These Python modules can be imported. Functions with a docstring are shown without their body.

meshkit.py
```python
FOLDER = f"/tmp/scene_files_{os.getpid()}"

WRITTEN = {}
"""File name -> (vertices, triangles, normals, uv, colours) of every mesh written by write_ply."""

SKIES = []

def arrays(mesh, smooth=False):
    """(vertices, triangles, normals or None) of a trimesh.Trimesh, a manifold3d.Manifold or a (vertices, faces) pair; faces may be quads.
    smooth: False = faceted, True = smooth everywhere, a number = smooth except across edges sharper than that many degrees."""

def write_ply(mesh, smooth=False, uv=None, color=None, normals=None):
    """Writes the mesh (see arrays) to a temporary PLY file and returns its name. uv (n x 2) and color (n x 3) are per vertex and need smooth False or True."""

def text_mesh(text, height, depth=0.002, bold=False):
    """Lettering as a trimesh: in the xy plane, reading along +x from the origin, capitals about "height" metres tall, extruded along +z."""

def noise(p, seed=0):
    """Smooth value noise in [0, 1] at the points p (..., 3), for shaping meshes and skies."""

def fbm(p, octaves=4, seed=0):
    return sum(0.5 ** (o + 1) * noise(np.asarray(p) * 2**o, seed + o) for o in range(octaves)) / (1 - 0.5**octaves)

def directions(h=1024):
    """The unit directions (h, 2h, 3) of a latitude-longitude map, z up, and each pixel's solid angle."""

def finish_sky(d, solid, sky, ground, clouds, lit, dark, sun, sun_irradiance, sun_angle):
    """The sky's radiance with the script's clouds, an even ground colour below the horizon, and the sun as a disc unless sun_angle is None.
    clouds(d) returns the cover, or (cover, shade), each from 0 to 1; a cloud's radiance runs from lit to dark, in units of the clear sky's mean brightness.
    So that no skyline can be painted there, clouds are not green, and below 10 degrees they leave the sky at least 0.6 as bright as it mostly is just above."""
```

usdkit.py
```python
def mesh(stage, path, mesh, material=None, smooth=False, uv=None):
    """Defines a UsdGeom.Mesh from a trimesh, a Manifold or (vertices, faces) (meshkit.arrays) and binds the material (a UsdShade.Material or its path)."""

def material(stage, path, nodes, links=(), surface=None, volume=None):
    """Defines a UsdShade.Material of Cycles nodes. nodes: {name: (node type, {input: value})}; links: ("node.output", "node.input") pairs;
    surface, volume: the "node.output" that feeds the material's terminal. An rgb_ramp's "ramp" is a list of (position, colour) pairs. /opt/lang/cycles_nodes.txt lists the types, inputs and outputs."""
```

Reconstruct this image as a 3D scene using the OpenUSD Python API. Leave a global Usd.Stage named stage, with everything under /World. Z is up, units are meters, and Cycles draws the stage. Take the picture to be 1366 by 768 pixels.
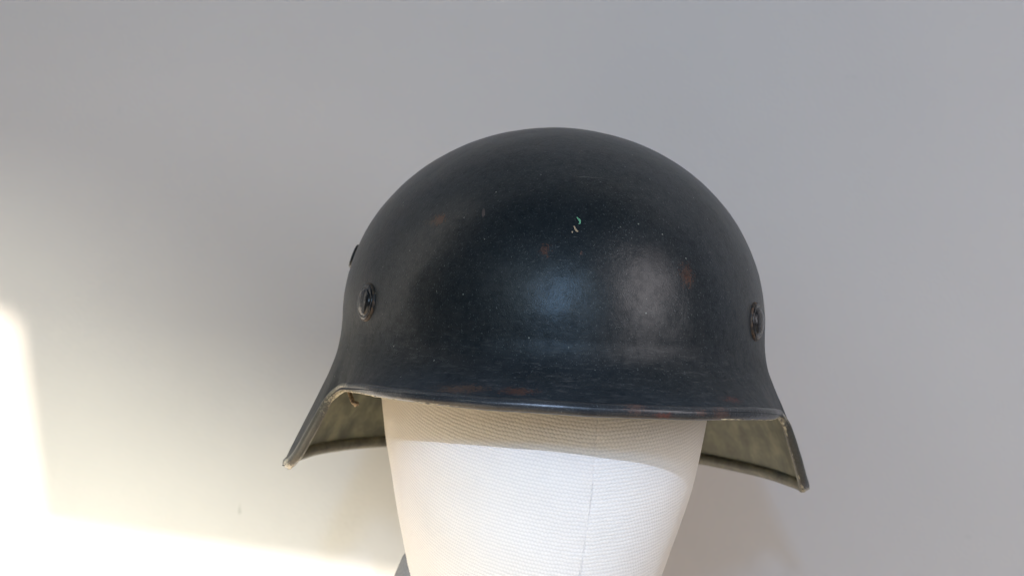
import math
import numpy as np, trimesh, usdkit
from meshkit import noise, fbm
from pxr import Usd, UsdGeom, UsdLux, Gf, Sdf
from shapely.geometry import Polygon

stage = Usd.Stage.CreateInMemory()
UsdGeom.SetStageUpAxis(stage, UsdGeom.Tokens.z)
UsdGeom.SetStageMetersPerUnit(stage, 1.0)
UsdGeom.Xform.Define(stage, '/World')
UsdGeom.Scope.Define(stage, '/World/Looks')

# ------------------------------------------------------------------ camera
ROLL = math.radians(2.7)
FPX = 2490.0                      # focal length in pixels of the 1366 px wide picture
cam = UsdGeom.Camera.Define(stage, '/World/camera')
cam.CreateHorizontalApertureAttr(36.0)
cam.CreateFocalLengthAttr(36.0 * FPX / 1366)
cam.CreateClippingRangeAttr(Gf.Vec2f(0.05, 100))
cam.CreateFStopAttr(11.0)
cam.CreateFocusDistanceAttr(0.88)
cam.CreateExposureAttr(0.0)
fwd, up0, right0 = np.array([0, 1., 0]), np.array([0, 0, 1.]), np.array([1., 0, 0])
right = right0 * math.cos(ROLL) + up0 * math.sin(ROLL)      # the camera leans, so the place leans the other way
up = up0 * math.cos(ROLL) - right0 * math.sin(ROLL)
EYE = np.array([0, -1.0, 0])
M = Gf.Matrix4d(*right, 0, *up, 0, *(-fwd), 0, *EYE, 1)
cam.AddTransformOp().Set(M)


def unproject(u, v, y):
    """The point at depth plane y seen at pixel (u, v) of the 1366 x 768 photograph."""
    d = fwd + right * (u - 683) / FPX - up * (v - 384) / FPX
    return EYE + d * (y - EYE[1]) / d[1]


# ------------------------------------------------------------------ lamps
WALL_Y = 0.22
HX = 0.0224                        # helmet axis


def aim(light, pos, target):
    z = np.asarray(pos, float) - np.asarray(target, float); z /= np.linalg.norm(z)
    x = np.cross([0, 0, 1.0], z); x /= np.linalg.norm(x); y = np.cross(z, x)
    light.AddTransformOp().Set(Gf.Matrix4d(*x, 0, *y, 0, *z, 0, *pos, 1))


def lamp_common(l, color, power):
    l.CreateColorAttr(Gf.Vec3f(*color)); l.CreateIntensityAttr(power); l.CreateNormalizeAttr(False)


KEY = np.array([-0.88, -4.5, 1.79])        # low winter light through the window behind the camera
PATCH = np.array([-3.2, -3.2, 1.9])        # second lamp, added on the left to make the bright wall patch
k = UsdLux.SphereLight.Define(stage, '/World/key_lamp'); k.CreateRadiusAttr(0.012)
lamp_common(k, (0.53, 0.66, 0.97), 138000); k.AddTranslateOp().Set(Gf.Vec3d(*KEY))
p = UsdLux.SphereLight.Define(stage, '/World/patch_lamp'); p.CreateRadiusAttr(0.009)
lamp_common(p, (1.0, 0.88, 0.74), 1380000); p.AddTranslateOp().Set(Gf.Vec3d(*PATCH))
h = UsdLux.SphereLight.Define(stage, '/World/glare_lamp'); h.CreateRadiusAttr(0.11)  # larger dim lamp added for the bloom glow round the wall patch
lamp_common(h, (0.98, 1.0, 0.84), 5900); h.AddTranslateOp().Set(Gf.Vec3d(*(PATCH * 1.10)))
s = UsdLux.DiskLight.Define(stage, '/World/soft_lamp'); s.CreateRadiusAttr(0.06)
lamp_common(s, (0.26, 0.55, 1.0), 230); aim(s, (-0.12, -1.95, 0.60), (HX, 0, 0))
v = UsdLux.RectLight.Define(stage, '/World/front_window_lamp'); v.CreateWidthAttr(2.3); v.CreateHeightAttr(1.0)
lamp_common(v, (0.72, 0.89, 1.0), 2.6); aim(v, (-0.30, -2.3, 0.80), (HX, 0, 0))
w = UsdLux.RectLight.Define(stage, '/World/window_lamp'); w.CreateWidthAttr(0.70); w.CreateHeightAttr(1.05)
lamp_common(w, (1.0, 0.935, 0.955), 5.8); aim(w, (1.17, -0.96, 0.44), (HX, 0, 0.02))

# ------------------------------------------------------------------ helpers


def tag(prim, label=None, category=None, group=None, kind=None):
    for key, val in (('label', label), ('category', category), ('group', group), ('kind', kind)):
        if val:
            prim.SetCustomDataByKey(key, val)


def path_of(parent, name):
    base = (parent.GetPath().pathString if parent else '/World') + '/' + name
    out, i = base, 1
    while stage.GetPrimAtPath(out):
        out = f'{base}_{i:03d}'; i += 1
    return out


def thing(name, label, category, loc=(0, 0, 0), rz=0.0, tilt=0.0):
    x = UsdGeom.Xform.Define(stage, path_of(None, name))
    x.AddTranslateOp().Set(Gf.Vec3d(*loc))
    if tilt:
        x.AddRotateYOp().Set(tilt)
    if rz:
        x.AddRotateZOp().Set(rz)
    tag(x.GetPrim(), label, category)
    return x.GetPrim()


def obj(name, m, material, parent=None, smooth=True, uv=None):
    return usdkit.mesh(stage, path_of(parent, name), m, material, smooth=smooth, uv=uv).GetPrim()


def grid_faces(nr, nc, wrap=False):
    """Faces of an nr x nc grid of vertices, columns wrapping round or not."""
    i, j = np.meshgrid(np.arange(nr - 1), np.arange(nc if wrap else nc - 1), indexing='ij')
    i, j = i.ravel(), j.ravel(); j2 = (j + 1) % nc
    q = np.stack([i * nc + j, (i + 1) * nc + j, (i + 1) * nc + j2, i * nc + j2], 1)
    return np.vstack([q[:, [0, 1, 2]], q[:, [0, 2, 3]]])


def sweep(path, radius, sides=14, closed=True, squash=None):
    """A tube along a polyline."""
    P = np.asarray(path, float); n = len(P)
    T = (np.roll(P, -1, 0) - np.roll(P, 1, 0)) if closed else np.gradient(P, axis=0)
    T /= np.linalg.norm(T, axis=1, keepdims=True)
    ref = np.array([0, 0, 1.0]); A = np.cross(T, ref)
    bad = np.linalg.norm(A, axis=1) < 1e-3; A[bad] = [1, 0, 0]
    A /= np.linalg.norm(A, axis=1, keepdims=True); B = np.cross(A, T)
    r = np.broadcast_to(radius, n)
    a = np.linspace(0, 2 * np.pi, sides, endpoint=False)
    V = P[:, None] + r[:, None, None] * (np.cos(a)[None, :, None] * A[:, None] + np.sin(a)[None, :, None] * B[:, None])
    F = grid_faces(n + 1, sides, True)
    F = F % (n * sides) if closed else F[(F < n * sides).all(1)]
    V = V.reshape(-1, 3)
    if not closed:
        c = len(V); V = np.vstack([V, P[0] - T[0] * r[0] * .6, P[-1] + T[-1] * r[-1] * .6])
        k1 = np.arange(sides); k2 = (k1 + 1) % sides
        F = np.vstack([F, np.stack([np.full(sides, c), k2, k1], 1), np.stack([np.full(sides, c + 1), k1 + (n - 1) * sides, k2 + (n - 1) * sides], 1)])
    m = trimesh.Trimesh(V, F, process=False); m.fix_normals(); return m


def lathe(profile, n=48):
    a = np.linspace(0, 2 * np.pi, n, endpoint=False); p = np.asarray(profile, float)
    V = np.stack([p[:, 0:1] * np.cos(a), p[:, 0:1] * np.sin(a), np.repeat(p[:, 1:2], n, 1)], -1).reshape(-1, 3)
    m = trimesh.Trimesh(V, grid_faces(len(p), n, True), process=False); m.fix_normals(); return m


# ------------------------------------------------------------------ materials
L = '/World/Looks/'


def mat(name, nodes, links, surface='p.BSDF'):
    return usdkit.material(stage, L + name, nodes, links, surface=surface)


def spots_nodes(nodes, links, start, spots, coord='co'):
    """Blends blotches of a colour, each round a point of the object, over a colour; returns the last output."""
    cur = start
    for i, (pt, scale, rad, col, amt, rough) in enumerate(spots):
        a = f's{i}'
        nodes.update({
            a + 'sub': ('vector_math', {'math_type': 'subtract', 'vector2': pt}),
            a + 'mul': ('vector_math', {'math_type': 'multiply', 'vector2': scale}),
            a + 'len': ('vector_math', {'math_type': 'length'}),
            a + 'wob': ('math', {'math_type': 'multiply_add', 'value2': rough * rad, 'value3': -.5 * rough * rad}),
            a + 'add': ('math', {'math_type': 'add'}),
            a + 'map': ('map_range', {'from_min': rad, 'from_max': rad * .55, 'to_min': 0.0, 'to_max': amt, 'clamp': True}),
            a + 'mix': ('mix_color', {'blend_type': 'mix', 'b': col})})
        links += [(f'{coord}.object', a + 'sub.vector1'), (a + 'sub.vector', a + 'mul.vector1'), (a + 'mul.vector', a + 'len.vector1'),
                  ('spotnoise.fac', a + 'wob.value1'), (a + 'len.value', a + 'add.value1'), (a + 'wob.value', a + 'add.value2'),
                  (a + 'add.value', a + 'map.value'), (a + 'map.result', a + 'mix.fac'), (cur, a + 'mix.a')]
        cur = a + 'mix.result'
    return cur


RUST, GREEN, CREAM = (.085, .034, .017), (.10, .33, .17), (.36, .27, .16)
RUSTY, RED, BROWN = (.075, .044, .034), (.11, .030, .020), (.055, .034, .024)
SPOTS = [((-.0687, -.0867, .1309), (1., 1., 1.4), .0042, RUST, .85, 5.0), ((-.0722, -.0840, .1296), (.7, .7, 1.6), .0030, BROWN, .5, 8.0),
         ((-.0210, -.1251, .1174), (1.2, 1., .8), .0027, RUST, 0.60, 6.0), ((.0484, -.1169, .1095), (1.1, 1., .75), .0044, RUST, 0.42, 6.0),
         ((.0498, -.1163, .1065), (1.2, 1., .9), .0024, RUST, 0.45, 6.0),
         ((-.0337, -.1515, .0530), (.4, .6, 2.), .0036, RUST, 0.48, 6.0), ((.0697, -.1300, .0519), (.45, .6, 2.4), .0030, RED, .5, 7.0),
         ((-.0043, -.1278, .1171), (1.2, 1., .9), .0010, (.14, .07, .05), .6, 2.5), ((-.0487, -.1025, .1347), (2.4, 1., .5), .0022, (.12, .09, .08), .7, .8),
         ((-.0612, -.1405, .0515), (.45, .6, 2.), .0040, BROWN, .7, 8.0), ((-.0552, -.1415, .0525), (.4, .6, 2.2), .0040, BROWN, .8, 8.0),
         ((.0242, -.0436, .1786), (1., 1., 1.), .0050, RUST, 0.28, 6.0),
         ((.0302, -.1255, .1093), (.4, .4, .35), .0060, (.035, .033, .034), .4, 1.0)]          # wear at its own places on the shell
EDGE_SPOTS = [((.0184, -.1652, .0491), (1., 1., 1.2), .0050, RUSTY, .7, 6.0), ((.0613, -.1496, .0464), (1., 1., 1.2), .0050, RUSTY, .7, 6.0),
              ((.0506, -.1560, .0468), (.8, 1., 1.6), .0030, RUSTY, .8, 4.0), ((.0317, -.1628, .0452), (.5, 1., 2.), .0026, RED, .55, 6.0)]


def paint(name, spots, base=((.0080, .0118, .0145), (.0150, .0200, .0236)), rough=(.32, .40), spec=.38, streaks=False):
    nodes = {
        'co': ('texture_coordinate', {}),
        'spotnoise': ('noise_texture', {'scale': 780., 'detail': 5., 'roughness': .75}),
        'big': ('noise_texture', {'scale': 26., 'detail': 5., 'roughness': .62}),
        'bigr': ('rgb_ramp', {'ramp': [(.3, base[0]), (.7, base[1])]}),
        'fine': ('noise_texture', {'scale': 1000., 'detail': 3., 'roughness': .7}),
        'finer': ('map_range', {'from_min': .60, 'from_max': .76, 'to_min': 0., 'to_max': .50, 'clamp': True}),
        'finemix': ('mix_color', {'blend_type': 'mix', 'b': (.17, .19, .19)}),
        'speck': ('voronoi_texture', {'feature': 'f1', 'scale': 330.}),
        'speckr': ('map_range', {'from_min': .19, 'from_max': .07, 'to_min': 0., 'to_max': .65, 'clamp': True}),
        'specksep': ('separate_color', {}),
        'speckpick': ('math', {'math_type': 'greater_than', 'value2': .965}),
        'speckfac': ('math', {'math_type': 'multiply'}),
        'speckmix': ('mix_color', {'blend_type': 'mix', 'b': (.26, .28, .25)}),
        'rn': ('noise_texture', {'scale': 62., 'detail': 6., 'roughness': .7}),
        'rr': ('map_range', {'from_min': .68, 'from_max': .82, 'to_min': 0., 'to_max': .35, 'clamp': True}),
        'rustmix': ('mix_color', {'blend_type': 'mix', 'b': (.06, .030, .018)}),
        'rough': ('map_range', {'from_min': .3, 'from_max': .7, 'to_min': rough[0], 'to_max': rough[1], 'clamp': True}),
        'pit': ('noise_texture', {'scale': 240., 'detail': 5., 'roughness': .72}),
        'pitr': ('map_range', {'from_min': .34, 'from_max': .56, 'to_min': spec * .62, 'to_max': spec, 'clamp': True}),
        'bn': ('noise_texture', {'scale': 1500., 'detail': 2., 'roughness': .6}),
        'bn2': ('noise_texture', {'scale': 420., 'detail': 4., 'roughness': .65}),
        'bsum': ('math', {'math_type': 'multiply_add', 'value2': 1.6}),
        'bump': ('bump', {'strength': .26, 'distance': .00025}),
        'p': ('principled_bsdf', {})}
    links = [('co.object', x + '.vector') for x in ('spotnoise', 'big', 'fine', 'speck', 'rn', 'bn', 'bn2', 'pit')]
    links += [('big.fac', 'bigr.fac'), ('fine.fac', 'finer.value'), ('finer.result', 'finemix.fac'), ('bigr.color', 'finemix.a'),
              ('speck.distance', 'speckr.value'), ('speck.color', 'specksep.color'), ('specksep.r', 'speckpick.value1'),
              ('speckr.result', 'speckfac.value1'), ('speckpick.value', 'speckfac.value2'), ('speckfac.value', 'speckmix.fac'),
              ('finemix.result', 'speckmix.a'), ('rn.fac', 'rr.value'), ('rr.result', 'rustmix.fac'), ('speckmix.result', 'rustmix.a'),
              ('fine.fac', 'rough.value'), ('rough.result', 'p.roughness'), ('pit.fac', 'pitr.value'), ('pitr.result', 'p.specular_ior_level'),
              ('bn2.fac', 'bsum.value1'), ('bn.fac', 'bsum.value3'), ('bsum.value', 'bump.height'), ('bump.normal', 'p.normal')]
    last = 'rustmix.result'
    if streaks:                       # rubbed streaks running round the foot of the dome, above the visor
        nodes.update({
            'smap': ('mapping', {'scale': (120., 120., 760.)}),
            'sn': ('noise_texture', {'scale': 1., 'detail': 4., 'roughness': .7}),
            'sr': ('map_range', {'from_min': .54, 'from_max': .78, 'to_min': 0., 'to_max': .42, 'clamp': True}),
            'ssep': ('separate_xyz', {}),
            'sz': ('map_range', {'from_min': .092, 'from_max': .066, 'to_min': 0., 'to_max': 1., 'clamp': True}),
            'sfac': ('math', {'math_type': 'multiply'}),
            'smix': ('mix_color', {'blend_type': 'mix', 'b': (.105, .105, .10)}),
            'szr': ('math', {'math_type': 'multiply_add', 'value2': .14}),
            'szs': ('math', {'math_type': 'multiply_add', 'value2': -.07}),
            'hmap': ('mapping', {'rotation': (.4, .9, .6), 'scale': (36., 820., 820.)}),
            'hn': ('noise_texture', {'scale': 1., 'detail': 3., 'roughness': .6}),
            'hr': ('map_range', {'from_min': .685, 'from_max': .76, 'to_min': 0., 'to_max': .55, 'clamp': True}),
            'hmix': ('mix_color', {'blend_type': 'mix', 'b': (.11, .115, .11)})})
        links += [('co.object', 'smap.vector'), ('smap.vector', 'sn.vector'), ('sn.fac', 'sr.value'), ('co.object', 'ssep.vector'), ('ssep.z', 'sz.value'),
                  ('sr.result', 'sfac.value1'), ('sz.result', 'sfac.value2'), ('sfac.value', 'smix.fac'), (last, 'smix.a')]
        links = [l_ for l_ in links if l_ not in (('rough.result', 'p.roughness'), ('pitr.result', 'p.specular_ior_level'))]
        links += [('sz.result', 'szr.value1'), ('rough.result', 'szr.value3'), ('szr.value', 'p.roughness'),
                  ('sz.result', 'szs.value1'), ('pitr.result', 'szs.value3'), ('szs.value', 'p.specular_ior_level'),
                  ('co.object', 'hmap.vector'), ('hmap.vector', 'hn.vector'), ('hn.fac', 'hr.value'), ('hr.result', 'hmix.fac'), ('smix.result', 'hmix.a')]
        last = 'hmix.result'
    last = spots_nodes(nodes, links, last, spots)
    links.append((last, 'p.base_color'))
    return mat(name, nodes, links)


# ------------------------------------------------------------------ setting
def wall_material():
    nodes = {'co': ('texture_coordinate', {}),
             'n': ('noise_texture', {'scale': 3.0, 'detail': 4., 'roughness': .55}),
             'r': ('rgb_ramp', {'ramp': [(.3, (.512, .488, .468)), (.7, (.537, .514, .493))]}),
             'f': ('noise_texture', {'scale': 420., 'detail': 4., 'roughness': .65}),
             'b': ('bump', {'strength': .28, 'distance': .0006}),
             'p': ('principled_bsdf', {'roughness': .75, 'specular_ior_level': .25})}
    links = []
    nodes['spotnoise'] = ('noise_texture', {'scale': 300., 'detail': 3.})
    links.append(('co.object', 'spotnoise.vector'))
    marks = [((-.171, WALL_Y, -.153), (2.2, 1., .7), .0028, (.36, .35, .32), .6, 2.0), ((.305, WALL_Y, -.148), (.6, 1., 1.4), .0024, (.45, .44, .42), .35, 2.0),
             ((-.262, WALL_Y, .104), (1.5, 1., .6), .0022, (.46, .45, .43), .3, 2.0), ((.215, WALL_Y, .148), (.5, 1., 1.6), .0030, (.47, .46, .44), .3, 2.0)]
    last = spots_nodes(nodes, links, 'r.color', marks)
    return mat('wall_paint', nodes, links + [('co.object', 'n.vector'), ('co.object', 'f.vector'), ('n.fac', 'r.fac'), (last, 'p.base_color'), ('f.fac', 'b.height'), ('b.normal', 'p.normal')])


wall = trimesh.creation.box([3.2, .08, 2.4]); wall.apply_translation([0, WALL_Y + .04, .45])
q = obj('wall', wall, wall_material(), smooth=False)
tag(q, 'plain pale grey painted wall behind the helmet, sunlit at lower left', 'wall')

TABLE_Z = -0.46
table_mat = mat('table_top', {'co': ('texture_coordinate', {}), 'n': ('noise_texture', {'scale': 9., 'detail': 4.}),
                              'r': ('rgb_ramp', {'ramp': [(.3, (.50, .39, .27)), (.7, (.56, .44, .31))]}),
                              'p': ('principled_bsdf', {'roughness': .5})},
                [('co.object', 'n.vector'), ('n.fac', 'r.fac'), ('r.color', 'p.base_color')])
tb = trimesh.creation.box([1.45, .94, .03]); tb.apply_translation([.08, WALL_Y - .48, TABLE_Z - .015])
q = obj('table_surface', tb, table_mat, smooth=False); tag(q, kind='structure')

# unseen cloths, added to shape the lamp light on wall and helmet
blocker_mat = mat('blocker_cloth', {'co': ('texture_coordinate', {}), 'n': ('noise_texture', {'scale': 60., 'detail': 3.}),
                                'r': ('rgb_ramp', {'ramp': [(.3, (.40, .39, .37)), (.7, (.44, .43, .41))]}),
                                'p': ('principled_bsdf', {'roughness': .9})},
                [('co.object', 'n.vector'), ('n.fac', 'r.fac'), ('r.color', 'p.base_color')])


def blocker(lamp, centre, pts, label, off=0.0):
    """A flat cloth across the lamp's light whose shadow on the wall has the given outline (points on the wall)."""
    n = (lamp - centre) / np.linalg.norm(lamp - centre)
    o = centre + n * off
    x = np.cross([0, 0, 1.0], n); x /= np.linalg.norm(x); y = np.cross(n, x)
    P = []
    for c in pts:
        d = lamp - c; t = np.dot(o - c, n) / np.dot(d, n); h = c + d * t - o
        P.append((h @ x, h @ y))
    m = trimesh.creation.extrude_polygon(Polygon(P), .004, engine='earcut')
    T = np.eye(4); T[:3, 0], T[:3, 1], T[:3, 2], T[:3, 3] = x, y, n, o
    m.apply_transform(T)
    q = obj('light_blocker', m, blocker_mat, smooth=False); tag(q, label, 'blocker')


def wp(u, v):
    return unproject(u, v, WALL_Y)


e0, e1 = wp(44, 705), wp(560, 783)
slope = (e1 - e0) / (e1[0] - e0[0])
far = e0 + slope * 2.2
cP = np.array([-2.05, -1.80, 1.05])
er = e0 + slope * .34
blocker(PATCH, cP, [e0, er, [er[0], er[1], -.46], [er[0] + .40, er[1], -.46], [er[0] + .40, er[1], -1.4], far + [0, 0, -1.0], far + [0, 0, 1.6], wp(12, 425) + [0, 0, 1.6], wp(12, 425)],
      'grey cloth blind added out of view to cut the patch lamp light')
blocker(PATCH, cP, [wp(24, 421), wp(24, 421) + [0, 0, 1.6], wp(-1600, 410) + [0, 0, 1.6], wp(-1600, 410) + [0, 0, -1.3], wp(-330, 410) + [0, 0, -1.3], wp(-330, 410)],
      'grey cloth blind added out of view beside the lower one', -.03)
cK = np.array([-.55, -2.60, 1.05])
b0, b1 = wp(-900, 815), wp(2300, 815); b0[2], b1[2] = -.180, -.205
blocker(KEY, cK, [b0, b1, b1 + [0, 0, 2.2], b0 + [0, 0, 2.2]], 'wide grey cloth blind added behind the camera to keep the key light low')

# ------------------------------------------------------------------ helmet shell
HZ = -0.0995                      # height of the neck rim
HELM_YAW = 6.0


def pch(xk, yk, x):
    from scipy.interpolate import PchipInterpolator
    return PchipInterpolator(xk, yk)(x)


TH = [0, 15, 30, 42, 52, 60, 66, 70.5, 74, 79, 84, 87.5, 92, 105, 120, 140, 160, 180]
RR = [.1680, .1650, .1562, .1446, .1326, .1256, .1216, .1211, .1240, .1305, .1365, .1392, .1402, .1405, .1430, .1515, .1605, .1650]
RZ = [.0482, .0481, .0474, .0460, .0448, .0438, .0432, .0415, .0365, .0200, .0050, .0008, .0000, .0005, .0012, .0018, .0020, .0020]


def rim(th):
    t = np.abs((th + 180) % 360 - 180)
    r = pch(TH, RR, t) + np.where(th > 0, pch([0, 50, 68, 76, 90, 130, 180], [0, .0010, .0046, .0048, .0040, .0012, 0], t), 0)   # knocked a little wide on one side
    dz_ = np.where(th > 0, pch([0, 30, 55, 72, 88, 130, 180], [0, -.0008, -.0026, -.0032, -.0024, -.0006, 0], t), pch([0, 25, 45, 66, 80, 180], [0, .0008, .0018, .0012, 0, 0], t))
    return r, pch(TH, RZ, t) + dz_


# columns: denser where the visor steps down to the neck guard
half = np.concatenate([np.linspace(0, 62, 180, endpoint=False), np.linspace(62, 94, 200, endpoint=False), np.linspace(94, 180, 190, endpoint=False)])
THETA = np.concatenate([half, [180], -half[:0:-1]])
NC = len(THETA)
A_X, B_F, B_R, DZ, DH = .1118, .1355, .1375, .083, .1022


def dome_radius(th):
    b = np.where(np.abs((th + 180) % 360 - 180) < 90, B_F, B_R)
    t = np.radians(th)
    return 1 / np.sqrt((np.sin(t) / A_X) ** 2 + (np.cos(t) / b) ** 2)


def profile(th, nd=110, nf=64):
    """Meridians of the shell's outside, one row per height: (rows, columns, [radius, z])."""
    r0 = dome_radius(th); rr, rz = rim(th)
    t = np.abs((th + 180) % 360 - 180)
    fr = np.clip(1 - t / 75, 0, 1)                         # 1 at the visor
    zb = pch([0, 30, 60, 72, 86, 110, 180], [.0735, .0733, .0705, .0660, .063, .062, .066], t)   # where the flare starts
    dz = DZ - .0060 * np.clip(np.cos(np.radians(t)), 0, 1) ** 1.5          # the brow is full: the widest level lies lower in front
    phi = np.linspace(.012, np.pi / 2, nd) ** 1.0
    D = []
    pw = .985 - .07 * np.cos(np.radians(t)) ** 2          # fuller fore and aft than from side to side
    for a in phi:
        D.append(np.stack([r0 * np.sin(a) ** pw, dz + (DZ + DH - dz) * np.abs(np.cos(a)) ** pw], -1))
    # short, nearly upright band below the dome, then the flare
    lean = .20 - .02 * fr                                  # outward lean reached at the foot of the band
    rb = r0 + lean * .5 * (dz - zb)
    for k in np.linspace(0, 1, 10)[1:]:
        z = dz + (zb - dz) * k
        D.append(np.stack([r0 + (rb - r0) * k ** 2, z], -1))
    # flare: cubic from upright to the rim's slope
    L_ = np.hypot(rr - rb, rz - zb)
    P0 = np.stack([rb, zb], -1); P3 = np.stack([rr, rz], -1)
    T0 = np.stack([lean, -1 + 0 * rb], -1); T0 /= np.linalg.norm(T0, axis=-1, keepdims=True)
    d = P3 - P0; d /= np.maximum(np.linalg.norm(d, axis=-1, keepdims=True), 1e-9)
    bend = np.stack([.80 * fr + .0, .10 * (1 - fr) * 0 + 0 * fr], -1)
    T1 = d + bend * np.stack([np.ones_like(fr), np.zeros_like(fr)], -1); T1 /= np.linalg.norm(T1, axis=-1, keepdims=True)
    P1 = P0 + T0 * (L_ * (.20 + .20 * fr))[:, None]; P2 = P3 - T1 * (L_ * .42)[:, None]
    for u in np.linspace(0, 1, nf)[1:]:
        D.append((1 - u) ** 3 * P0 + 3 * u * (1 - u) ** 2 * P1 + 3 * u * u * (1 - u) * P2 + u ** 3 * P3)
    return np.array(D)


def to_xyz(pr, th):
    t = np.radians(th)
    return np.stack([pr[..., 0] * np.sin(t), -pr[..., 0] * np.cos(t), pr[..., 1]], -1)


PR = profile(THETA)
OUT = to_xyz(PR, THETA)
NR = len(OUT)
FAC = grid_faces(NR, NC, True)


def normals_of(V):
    m = trimesh.Trimesh(V.reshape(-1, 3), FAC, process=False)
    n = np.zeros_like(m.vertices)
    fn = np.cross(m.vertices[FAC[:, 1]] - m.vertices[FAC[:, 0]], m.vertices[FAC[:, 2]] - m.vertices[FAC[:, 0]])
    for k_ in range(3):
        np.add.at(n, FAC[:, k_], fn)
    n /= np.maximum(np.linalg.norm(n, axis=1, keepdims=True), 1e-12)
    return n.reshape(V.shape)


NRM = normals_of(OUT)
if (NRM[NR // 2, 0] @ OUT[NR // 2, 0]) < 0:
    NRM = -NRM; FAC = FAC[:, ::-1]
# slight unevenness of hammered, much painted sheet
OUT = OUT + NRM * ((fbm(OUT * 22, 3, 5) - .5) * .0011 + (fbm(OUT * 90, 2, 8) - .5) * .00025)[..., None]


def cap(V, F, inside=False):
    c = V[0].mean(0); n = len(V) * NC; i = np.arange(NC); j = (i + 1) % NC
    T = np.stack([np.full(NC, n), i, j], 1)
    # same turn as FAC
    Vv = np.vstack([V.reshape(-1, 3), c])
    up_ = np.cross(Vv[T[0, 1]] - Vv[T[0, 0]], Vv[T[0, 2]] - Vv[T[0, 0]])[2] > 0
    if up_ == inside:
        T = T[:, ::-1]
    return Vv, np.vstack([F, T])


HELM_LOC = (HX, 0.0, HZ)
helmet = thing('helmet', 'black painted steel combat helmet with flared neck guard and riveted sides', 'helmet', HELM_LOC, HELM_YAW)
sh = obj('shell', cap(OUT, FAC), paint('shell_paint', SPOTS, streaks=True), helmet)

TK = .0017
INN = OUT - NRM * TK
inner_mat = mat('inner_paint', {
    'co': ('texture_coordinate', {}),
    'n': ('noise_texture', {'scale': 58., 'detail': 6., 'roughness': .65}),
    'r': ('rgb_ramp', {'ramp': [(.36, (.075, .077, .049)), (.5, (.122, .124, .079)), (.64, (.20, .20, .126))]}),
    'f': ('noise_texture', {'scale': 700., 'detail': 3.}), 'b': ('bump', {'strength': .3, 'distance': .0004}),
    'p': ('principled_bsdf', {'roughness': .55, 'specular_ior_level': .4})},
    [('co.object', 'n.vector'), ('co.object', 'f.vector'), ('n.fac', 'r.fac'), ('r.color', 'p.base_color'), ('f.fac', 'b.height'), ('b.normal', 'p.normal')])
obj('inner_face', cap(INN, FAC[:, ::-1], True), inner_mat, helmet)

# rolled edge: a bead along the rim and the turned-in lip behind it
RT = .0029
# lip: the last 7 mm of the inside, standing 1 mm proud, with its own upper edge
seg = np.linalg.norm(np.diff(OUT, axis=0), axis=-1); down = np.cumsum(seg[::-1], 0)[::-1]
down = np.vstack([down, np.zeros((1, NC))])


def along(dist, inset):
    """Points at a distance up from the rim measured along the shell, inset from the outside."""
    res = np.zeros((NC, 3))
    for c in range(NC):
        dcol = down[::-1, c]
        for k_ in range(3):
            res[c, k_] = np.interp(dist, dcol, (OUT[::-1, c, k_] - NRM[::-1, c, k_] * np.broadcast_to(inset, NC)[c]))
    return res


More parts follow.
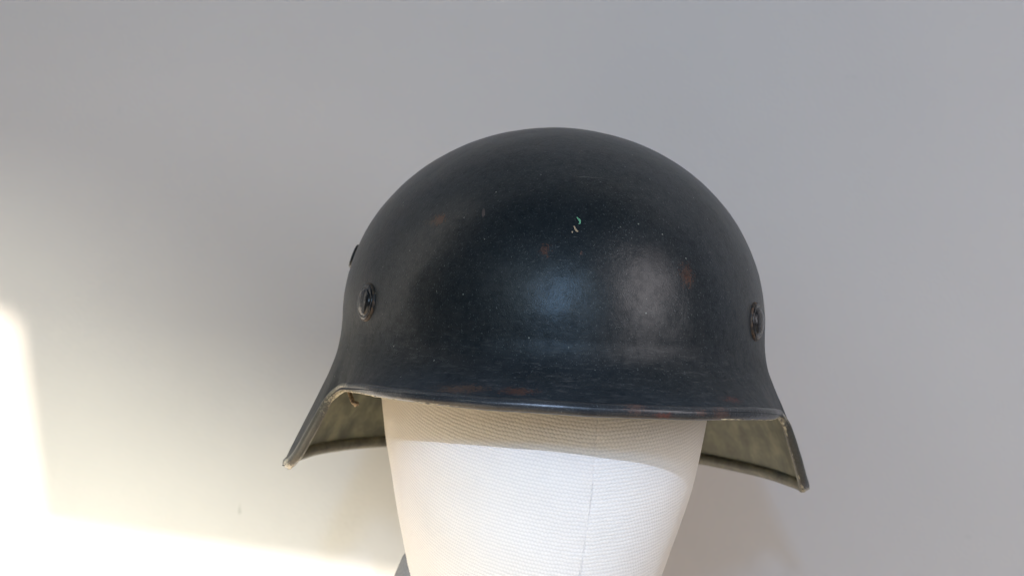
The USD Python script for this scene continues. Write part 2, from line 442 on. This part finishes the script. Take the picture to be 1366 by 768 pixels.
RAD = pch([0, 30, 55, 64, 72, 79, 90, 180], [.0032, .0031, .0024, .0019, .0020, .0026, .0027, .0026], np.abs((THETA + 180) % 360 - 180))
bead = along(.0024, RAD * .75)
PALE = (.40, .36, .26)  # rubbed edge paint; at flare tips also bounced light put into the colour
OLIVE = (.085, .080, .062)
for th_, rad_, amt_, ro_, col_ in ((-78, .040, .85, .6, OLIVE), (78, .030, .5, .6, OLIVE), (-87, .0055, .95, 3.0, PALE), (-71, .0110, .50, 7.0, PALE), (-65, .0060, .4, 7.0, PALE), (87, .0050, .9, 3.0, PALE), (71.5, .0055, .55, 5.0, PALE)):
    q_ = bead[int(np.argmin(np.abs((THETA - th_ + 180) % 360 - 180)))]
    EDGE_SPOTS.append((tuple(float(x_) for x_ in q_), (1., 1., 1.), rad_, col_, amt_, ro_))
edge_mat = paint('edge_paint', EDGE_SPOTS, base=((.016, .018, .020), (.032, .033, .032)), rough=(.26, .40))
obj('rolled_edge', sweep(bead, RAD, 16), edge_mat, helmet)
lipV = np.array([along(a_, b_) for a_, b_ in ((.0066, TK), (.0066, TK + .0012), (.0058, 1.38 * RAD), (.0042, 1.83 * RAD), (.0020, 1.86 * RAD), (.0004, 1.48 * RAD), (.0001, 1.03 * RAD))])
lipF = grid_faces(7, NC, True)
lip_mat = mat('lip_paint', {
    'co': ('texture_coordinate', {}),
    'n': ('noise_texture', {'scale': 90., 'detail': 5., 'roughness': .7}),
    'r': ('rgb_ramp', {'ramp': [(.35, (.06, .058, .042)), (.55, (.13, .125, .088)), (.72, (.24, .225, .15))]}),
    'p': ('principled_bsdf', {'roughness': .5})},
    [('co.object', 'n.vector'), ('n.fac', 'r.fac'), ('r.color', 'p.base_color')])
lm = trimesh.Trimesh(lipV.reshape(-1, 3), lipF, process=False)
obj('edge_lip', lm, lip_mat, helmet, smooth=40)
worn_lit_edge_mat = mat('worn_lit_edge', {
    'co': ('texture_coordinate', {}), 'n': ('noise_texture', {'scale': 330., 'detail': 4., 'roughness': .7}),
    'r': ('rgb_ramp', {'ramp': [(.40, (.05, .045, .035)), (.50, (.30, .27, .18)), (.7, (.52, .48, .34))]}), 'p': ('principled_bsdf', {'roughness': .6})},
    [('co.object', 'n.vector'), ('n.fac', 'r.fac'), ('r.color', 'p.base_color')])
wl = along(.0003, 1.24 * RAD)  # pale line on the lip: worn paint plus bounced light put into colour
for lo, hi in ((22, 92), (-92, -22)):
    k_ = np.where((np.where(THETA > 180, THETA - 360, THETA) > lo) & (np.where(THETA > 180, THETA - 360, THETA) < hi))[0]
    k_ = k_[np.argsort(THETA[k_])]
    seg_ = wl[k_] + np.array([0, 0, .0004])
    obj('worn_lit_edge', sweep(seg_,  .0007 + .0006 * noise(seg_ * 300, 6), 8, closed=False), worn_lit_edge_mat, helmet)


# rivets and vents
def surface_at(th, z):
    c = int(np.argmin(np.abs((THETA - th + 180) % 360 - 180)))
    r = int(np.argmin(np.abs(OUT[:, c, 2] - z)))
    return OUT[r, c], NRM[r, c]


def plant(m, pt, n, lift=0.0):
    z = n; x = np.cross([0, 0, 1.0], z); x /= np.linalg.norm(x); y = np.cross(z, x)
    T = np.eye(4); T[:3, 0], T[:3, 1], T[:3, 2], T[:3, 3] = x, y, z, pt + n * lift
    m = m.copy(); m.apply_transform(T); return m


rivet_mat = paint('rivet_paint', [], base=((.012, .013, .016), (.03, .027, .024)), rough=(.16, .24))
rust_mat = mat('rust_ring', {'co': ('texture_coordinate', {}), 'n': ('noise_texture', {'scale': 500., 'detail': 4.}),
                             'r': ('rgb_ramp', {'ramp': [(.40, (.010, .009, .008)), (.62, (.085, .050, .028))]}), 'p': ('principled_bsdf', {'roughness': .6})},
               [('co.object', 'n.vector'), ('n.fac', 'r.fac'), ('r.color', 'p.base_color')])
a = np.linspace(0, np.pi / 2, 12)
head_profile = [(.0001, .0031)] + [(.0068 * math.sin(x) ** .85, .0010 + .0021 * math.cos(x)) for x in a[1:]] + [(.0072, .0008), (.0078, .0011), (.0086, .0009), (.0089, .0002), (.0085, -.002)]
ring_profile = [(.0080, .0008), (.0092, .0007), (.0097, .0003), (.0099, -.001)]
worn_mat = mat('worn_metal', {'co': ('texture_coordinate', {}), 'n': ('noise_texture', {'scale': 900., 'detail': 3.}),
                              'r': ('rgb_ramp', {'ramp': [(.4, (.10, .07, .05)), (.65, (.24, .18, .14))]}), 'p': ('principled_bsdf', {'roughness': .45, 'metallic': .3})},
               [('co.object', 'n.vector'), ('n.fac', 'r.fac'), ('r.color', 'p.base_color')])
RIVETS = [(-60.5, .0895), (51.8, .0885), (180, .0880)]
for th, z in RIVETS:
    pt, n = surface_at(th, z)
    r = obj('rivet', plant(lathe(head_profile), pt, n, .0004), rivet_mat, helmet)
    obj('rust_ring', plant(lathe(ring_profile), pt, n), rust_mat, r)
    # paint rubbed off the crown of the head
    for dx, dy, rr_ in ((.0008, .0030, .0016), (-.0006, -.0034, .0017)):
        blob = trimesh.creation.icosphere(2, 1.0); blob.apply_scale([rr_, rr_ * 1.1, .0004])
        blob.vertices += (fbm(blob.vertices * 900, 2, 3) - .5)[:, None] * .0006 * np.array([1, 1, 0])
        blob.apply_translation([dx, dy, .0027 - .0004])
        obj('worn_spot', plant(blob, pt, n, .0004), worn_mat, r)
vent_profile = [(.0022, -.001), (.0022, .0006), (.0030, .0012), (.0045, .0014), (.0060, .0011), (.0066, .0006), (.0068, -.001)]
for th in (-97, 97):
    pt, n = surface_at(th, .1118)
    obj('vent_bush', plant(lathe(vent_profile), pt, n), rivet_mat, helmet)

# leather band inside, out of sight above the rim, which carries the helmet on the head
band_mat = mat('leather', {'co': ('texture_coordinate', {}), 'n': ('noise_texture', {'scale': 120., 'detail': 5.}),
                           'r': ('rgb_ramp', {'ramp': [(.3, (.08, .045, .025)), (.7, (.16, .09, .05))]}), 'p': ('principled_bsdf', {'roughness': .6})},
               [('co.object', 'n.vector'), ('n.fac', 'r.fac'), ('r.color', 'p.base_color')])
t_ = np.radians(np.linspace(0, 360, 96, endpoint=False))
rows = [np.stack([(A_X - .010) * sx * np.sin(t_), -(B_F - .012) * sx * np.cos(t_), np.full_like(t_, zz)], -1) for sx, zz in ((1, .070), (.99, .070), (.93, .115), (.945, .116), (1, .070))]
bm = trimesh.Trimesh(np.array(rows).reshape(-1, 3), grid_faces(5, 96, True), process=False); bm.fix_normals()
obj('liner_band', bm, band_mat, helmet)
# loose end of a strap or wire behind the left corner of the visor
wire = np.array([[-.1085, -.024, .052], [-.1072, -.028, .0425], [-.1050, -.031, .0372], [-.1036, -.0315, .0362], [-.1026, -.0315, .0368]])
obj('strap_end', sweep(wire, np.array([.0010, .0011, .0012, .0015, .0014]), 10, closed=False), mat('straw', {'co': ('texture_coordinate', {}), 'n': ('noise_texture', {'scale': 900., 'detail': 3.}), 'r': ('rgb_ramp', {'ramp': [(.35, (.10, .06, .04)), (.6, (.36, .27, .17))]}), 'p': ('principled_bsdf', {'roughness': .7})}, [('co.object', 'n.vector'), ('n.fac', 'r.fac'), ('r.color', 'p.base_color')]), helmet)

# ------------------------------------------------------------------ display head
HEAD_X, HEAD_YAW = 0.0183, 13.2
head = thing('display_head', 'white canvas covered dummy head with centre seam, wearing the black helmet', 'dummy head', (HEAD_X, -.006, HZ), HEAD_YAW)


def cloth_material():
    nodes = {'uv': ('texture_coordinate', {}), 'sep': ('separate_xyz', {}),
             'row': ('math', {'math_type': 'multiply', 'value2': 1 / .00185}),
             'rowfl': ('math', {'math_type': 'floor'}),
             'half': ('math', {'math_type': 'multiply', 'value2': .5}),
             'col': ('math', {'math_type': 'multiply_add', 'value2': 1 / .0016}),
             'rs': ('math', {'math_type': 'pingpong', 'value2': .5}), 'cs': ('math', {'math_type': 'pingpong', 'value2': .5}),
             'wn': ('noise_texture', {'scale': 170., 'detail': 4., 'roughness': .6}),
             'wv': ('math', {'math_type': 'multiply_add', 'value2': .0018, 'value3': -.0009}),
             'vv': ('math', {'math_type': 'add'}),
             'h': ('math', {'math_type': 'multiply_add', 'value2': .8}),
             'hn': ('math', {'math_type': 'multiply_add', 'value2': .25}),
             'bump': ('bump', {'strength': .5, 'distance': .00045}),
             'thread': ('map_range', {'from_min': .12, 'from_max': .6, 'to_min': .86, 'to_max': 1.0, 'clamp': True}),
             'co2': ('texture_coordinate', {}),
             'n': ('noise_texture', {'scale': 14., 'detail': 5., 'roughness': .6}),
             'r': ('rgb_ramp', {'ramp': [(.3, (.69, .652, .585)), (.7, (.74, .706, .645))]}),
             'mul': ('mix_color', {'blend_type': 'multiply', 'fac': 1.0}),
             'p': ('principled_bsdf', {'roughness': .9, 'specular_ior_level': .2, 'sheen_weight': .08})}
    links = [('uv.UV', 'sep.vector'), ('co2.object', 'wn.vector'), ('wn.fac', 'wv.value1'), ('sep.y', 'vv.value1'), ('wv.value', 'vv.value2'),
             ('vv.value', 'row.value1'), ('row.value', 'rowfl.value1'), ('rowfl.value', 'half.value1'), ('sep.x', 'col.value1'), ('half.value', 'col.value3'),
             ('row.value', 'rs.value1'), ('col.value', 'cs.value1'), ('cs.value', 'h.value1'), ('rs.value', 'h.value3'),
             ('wn.fac', 'hn.value1'), ('h.value', 'hn.value3'), ('hn.value', 'bump.height'), ('bump.normal', 'p.normal'),
             ('h.value', 'thread.value'), ('co2.object', 'n.vector'), ('n.fac', 'r.fac'), ('r.color', 'mul.a'), ('thread.result', 'mul.b'), ('mul.result', 'p.base_color')]
    return mat('canvas', nodes, links)


canvas = cloth_material()
# half width and half depth by height above the helmet rim
ZK = [-.20, -.165, -.13, -.095, -.06, -.02, .02, .05, .08, .11, .14, .160, .1715]
AK = [.0460, .0470, .0490, .0535, .0608, .0722, .0812, .0852, .0870, .0835, .0690, .0460, .0040]
BF = [.0520, .0600, .0700, .0810, .0915, .1020, .1090, .1120, .1100, .0990, .0800, .0530, .0045]
BB = [.0540, .0580, .0680, .0780, .0860, .0950, .1000, .1040, .1050, .0990, .0810, .0530, .0045]


def head_point(th, z):
    """th in degrees from the face seam; a groove runs along the seam."""
    a_, bf, bb = pch(ZK, AK, z), pch(ZK, BF, z), pch(ZK, BB, z)
    t = np.radians(th); b_ = np.where(np.cos(t) > 0, bf, bb)
    r = 1 / (np.abs(np.sin(t) / a_) ** 2.15 + np.abs(np.cos(t) / b_) ** 2.15) ** (1 / 2.15)
    return r, t


def panel(t0, t1, name, seam0, seam1):
    """A cloth panel from t0 to t1 degrees, rolled under by about a millimetre at both seams."""
    n = 150
    s_ = np.linspace(0, 1, n); s_ = .5 - .5 * np.cos(np.pi * s_) * (1) ; s_ = s_ * .75 + np.linspace(0, 1, n) * .25
    th = t0 + (t1 - t0) * s_
    zz = np.linspace(ZK[0], ZK[-1], 260)
    Tg, Zg = np.meshgrid(th, zz)
    r, t = head_point(Tg, Zg)
    edge = np.minimum(np.abs(Tg - t0), np.abs(Tg - t1)) * np.pi / 180 * r          # metres from the seam
    r = r - .00025 * np.exp(-(edge / .0008) ** 1.3)
    pucker = noise(np.stack([Zg * 180, Tg * .05, 0 * Zg], -1), 4) - .5
    r = r + .0005 * pucker * np.exp(-(edge / .004) ** 2) + (fbm(np.stack([Tg / 25, Zg * 18, 0 * Zg], -1), 3, 2) - .5) * .0016
    V = np.stack([r * np.sin(t) + .042 * np.minimum(Zg, 0), -r * np.cos(t), Zg], -1)
    rmid = .092
    # warp and weft: the panels are cut so that the rows sag towards the face seam
    u = np.radians(np.where(np.abs(Tg) <= 90, np.abs(Tg), 180 - np.abs(Tg))) * rmid
    v = Zg - .10 * u - 1.3 * u * u
    F = grid_faces(len(zz), n)
    m = trimesh.Trimesh(V.reshape(-1, 3), F, process=False)
    fn = m.face_normals[len(F) // 4]; c = m.triangles_center[len(F) // 4]
    if fn @ np.array([c[0], c[1], 0]) < 0:
        F = F[:, ::-1]
    uv = np.stack([np.radians(Tg) * rmid, v], -1).reshape(-1, 2)
    return obj(name, (V.reshape(-1, 3), F), canvas, head, smooth=True, uv=uv)


for t0, t1 in ((-102, 0), (0, 102), (102, 180), (-180, -102)):
    panel(t0, t1, 'canvas_panel', True, True)
# thread closing the face seam
zz = np.linspace(-.195, .165, 400)
r, t = head_point(np.zeros_like(zz), zz)
seam = np.stack([.00025 * np.sin(zz * 2600) + .042 * np.minimum(zz, 0), -(r - .0004), zz], -1)
thread_mat = mat('seam_thread', {'p': ('principled_bsdf', {'base_color': (.34, .32, .31), 'roughness': .9}), 'co': ('texture_coordinate', {}), 'n': ('noise_texture', {'scale': 800.}),
                                 'r': ('rgb_ramp', {'ramp': [(.3, (.61, .58, .53)), (.7, (.72, .69, .64))]})}, [('co.object', 'n.vector'), ('n.fac', 'r.fac'), ('r.color', 'p.base_color')])
obj('seam_thread', sweep(seam, .00028, 6, closed=False), thread_mat, head)
# neck flaring to the foot that stands on the table
zb = TABLE_Z - HZ
neck_pts = [(.001, -.020), (.0420, -.034), (.0530, -.050), (.0582, -.064), (.0660, -.090), (.0720, -.13), (.0780, -.22), (.0850, zb + .03), (.0880, zb + .004), (.0860, zb), (.001, zb)]
nm = lathe(neck_pts, 96); nm.apply_scale([1, 1.1, 1]); nm.apply_translation([-.0115, .030, 0])
neck_mat = mat('neck_cloth', {'co': ('texture_coordinate', {}), 'n': ('noise_texture', {'scale': 700., 'detail': 3.}),
                              'r': ('rgb_ramp', {'ramp': [(.3, (.16, .155, .145)), (.7, (.21, .20, .19))]}), 'b': ('bump', {'strength': .4, 'distance': .0005}), 'p': ('principled_bsdf', {'roughness': .9})},
               [('co.object', 'n.vector'), ('n.fac', 'r.fac'), ('r.color', 'p.base_color'), ('n.fac', 'b.height'), ('b.normal', 'p.normal')])
obj('neck', nm, neck_mat, head)

# flake of older green paint and a scrape to the primer, thin patches of coating standing on the dark paint
FLAKES = [('green_flake', (-.0050, -.1195, .1312), [(-.9, 2.7), (-.2, 1.9), (.9, 1.0), (1.25, -.1), (1.1, -1.3), (.5, -2.1), (-.2, -2.0), (.1, -1.2), (.35, -.5), (0, .2), (-.7, 1.2), (-1.1, 2.2)], (.11, .32, .18)),
          ('primer_scrape', (-.0066, -.1215, .1283), [(-1.2, 1.9), (-.5, 2.1), (-.1, .9), (.6, -.2), (1.5, -1.2), (1.1, -1.7), (.1, -1.3), (-.5, -.3), (-.8, .7)], (.33, .25, .16)),
          ('primer_scrape', (-.0077, -.1220, .1268), [(-.5, .5), (.1, .6), (.3, .0), (.0, -.6), (-.4, -.3)], (.20, .14, .10))]
for name_, pt_, pts_, col_ in FLAKES:
    key_ = L + name_
    m_ = mat(name_, {'co': ('texture_coordinate', {}), 'n': ('noise_texture', {'scale': 2200., 'detail': 3.}),
                     'r': ('rgb_ramp', {'ramp': [(.30, tuple(c_ * .35 for c_ in col_)), (.48, col_), (.7, tuple(c_ * 1.15 for c_ in col_))]}), 'p': ('principled_bsdf', {'roughness': .6})},
             [('co.object', 'n.vector'), ('n.fac', 'r.fac'), ('r.color', 'p.base_color')]) if not stage.GetPrimAtPath(key_) else key_
    V_ = OUT.reshape(-1, 3); k_ = int(np.argmin(((V_ - np.array(pt_)) ** 2).sum(1))); n_ = NRM.reshape(-1, 3)[k_]
    poly = trimesh.creation.extrude_polygon(Polygon(np.array(pts_) * .00088).buffer(.00012).buffer(-.00008), .00014, engine='earcut')
    poly.apply_translation([0, 0, -.00006])
    obj(name_, plant(poly, V_[k_], n_, .00004), m_, helmet, smooth=False)
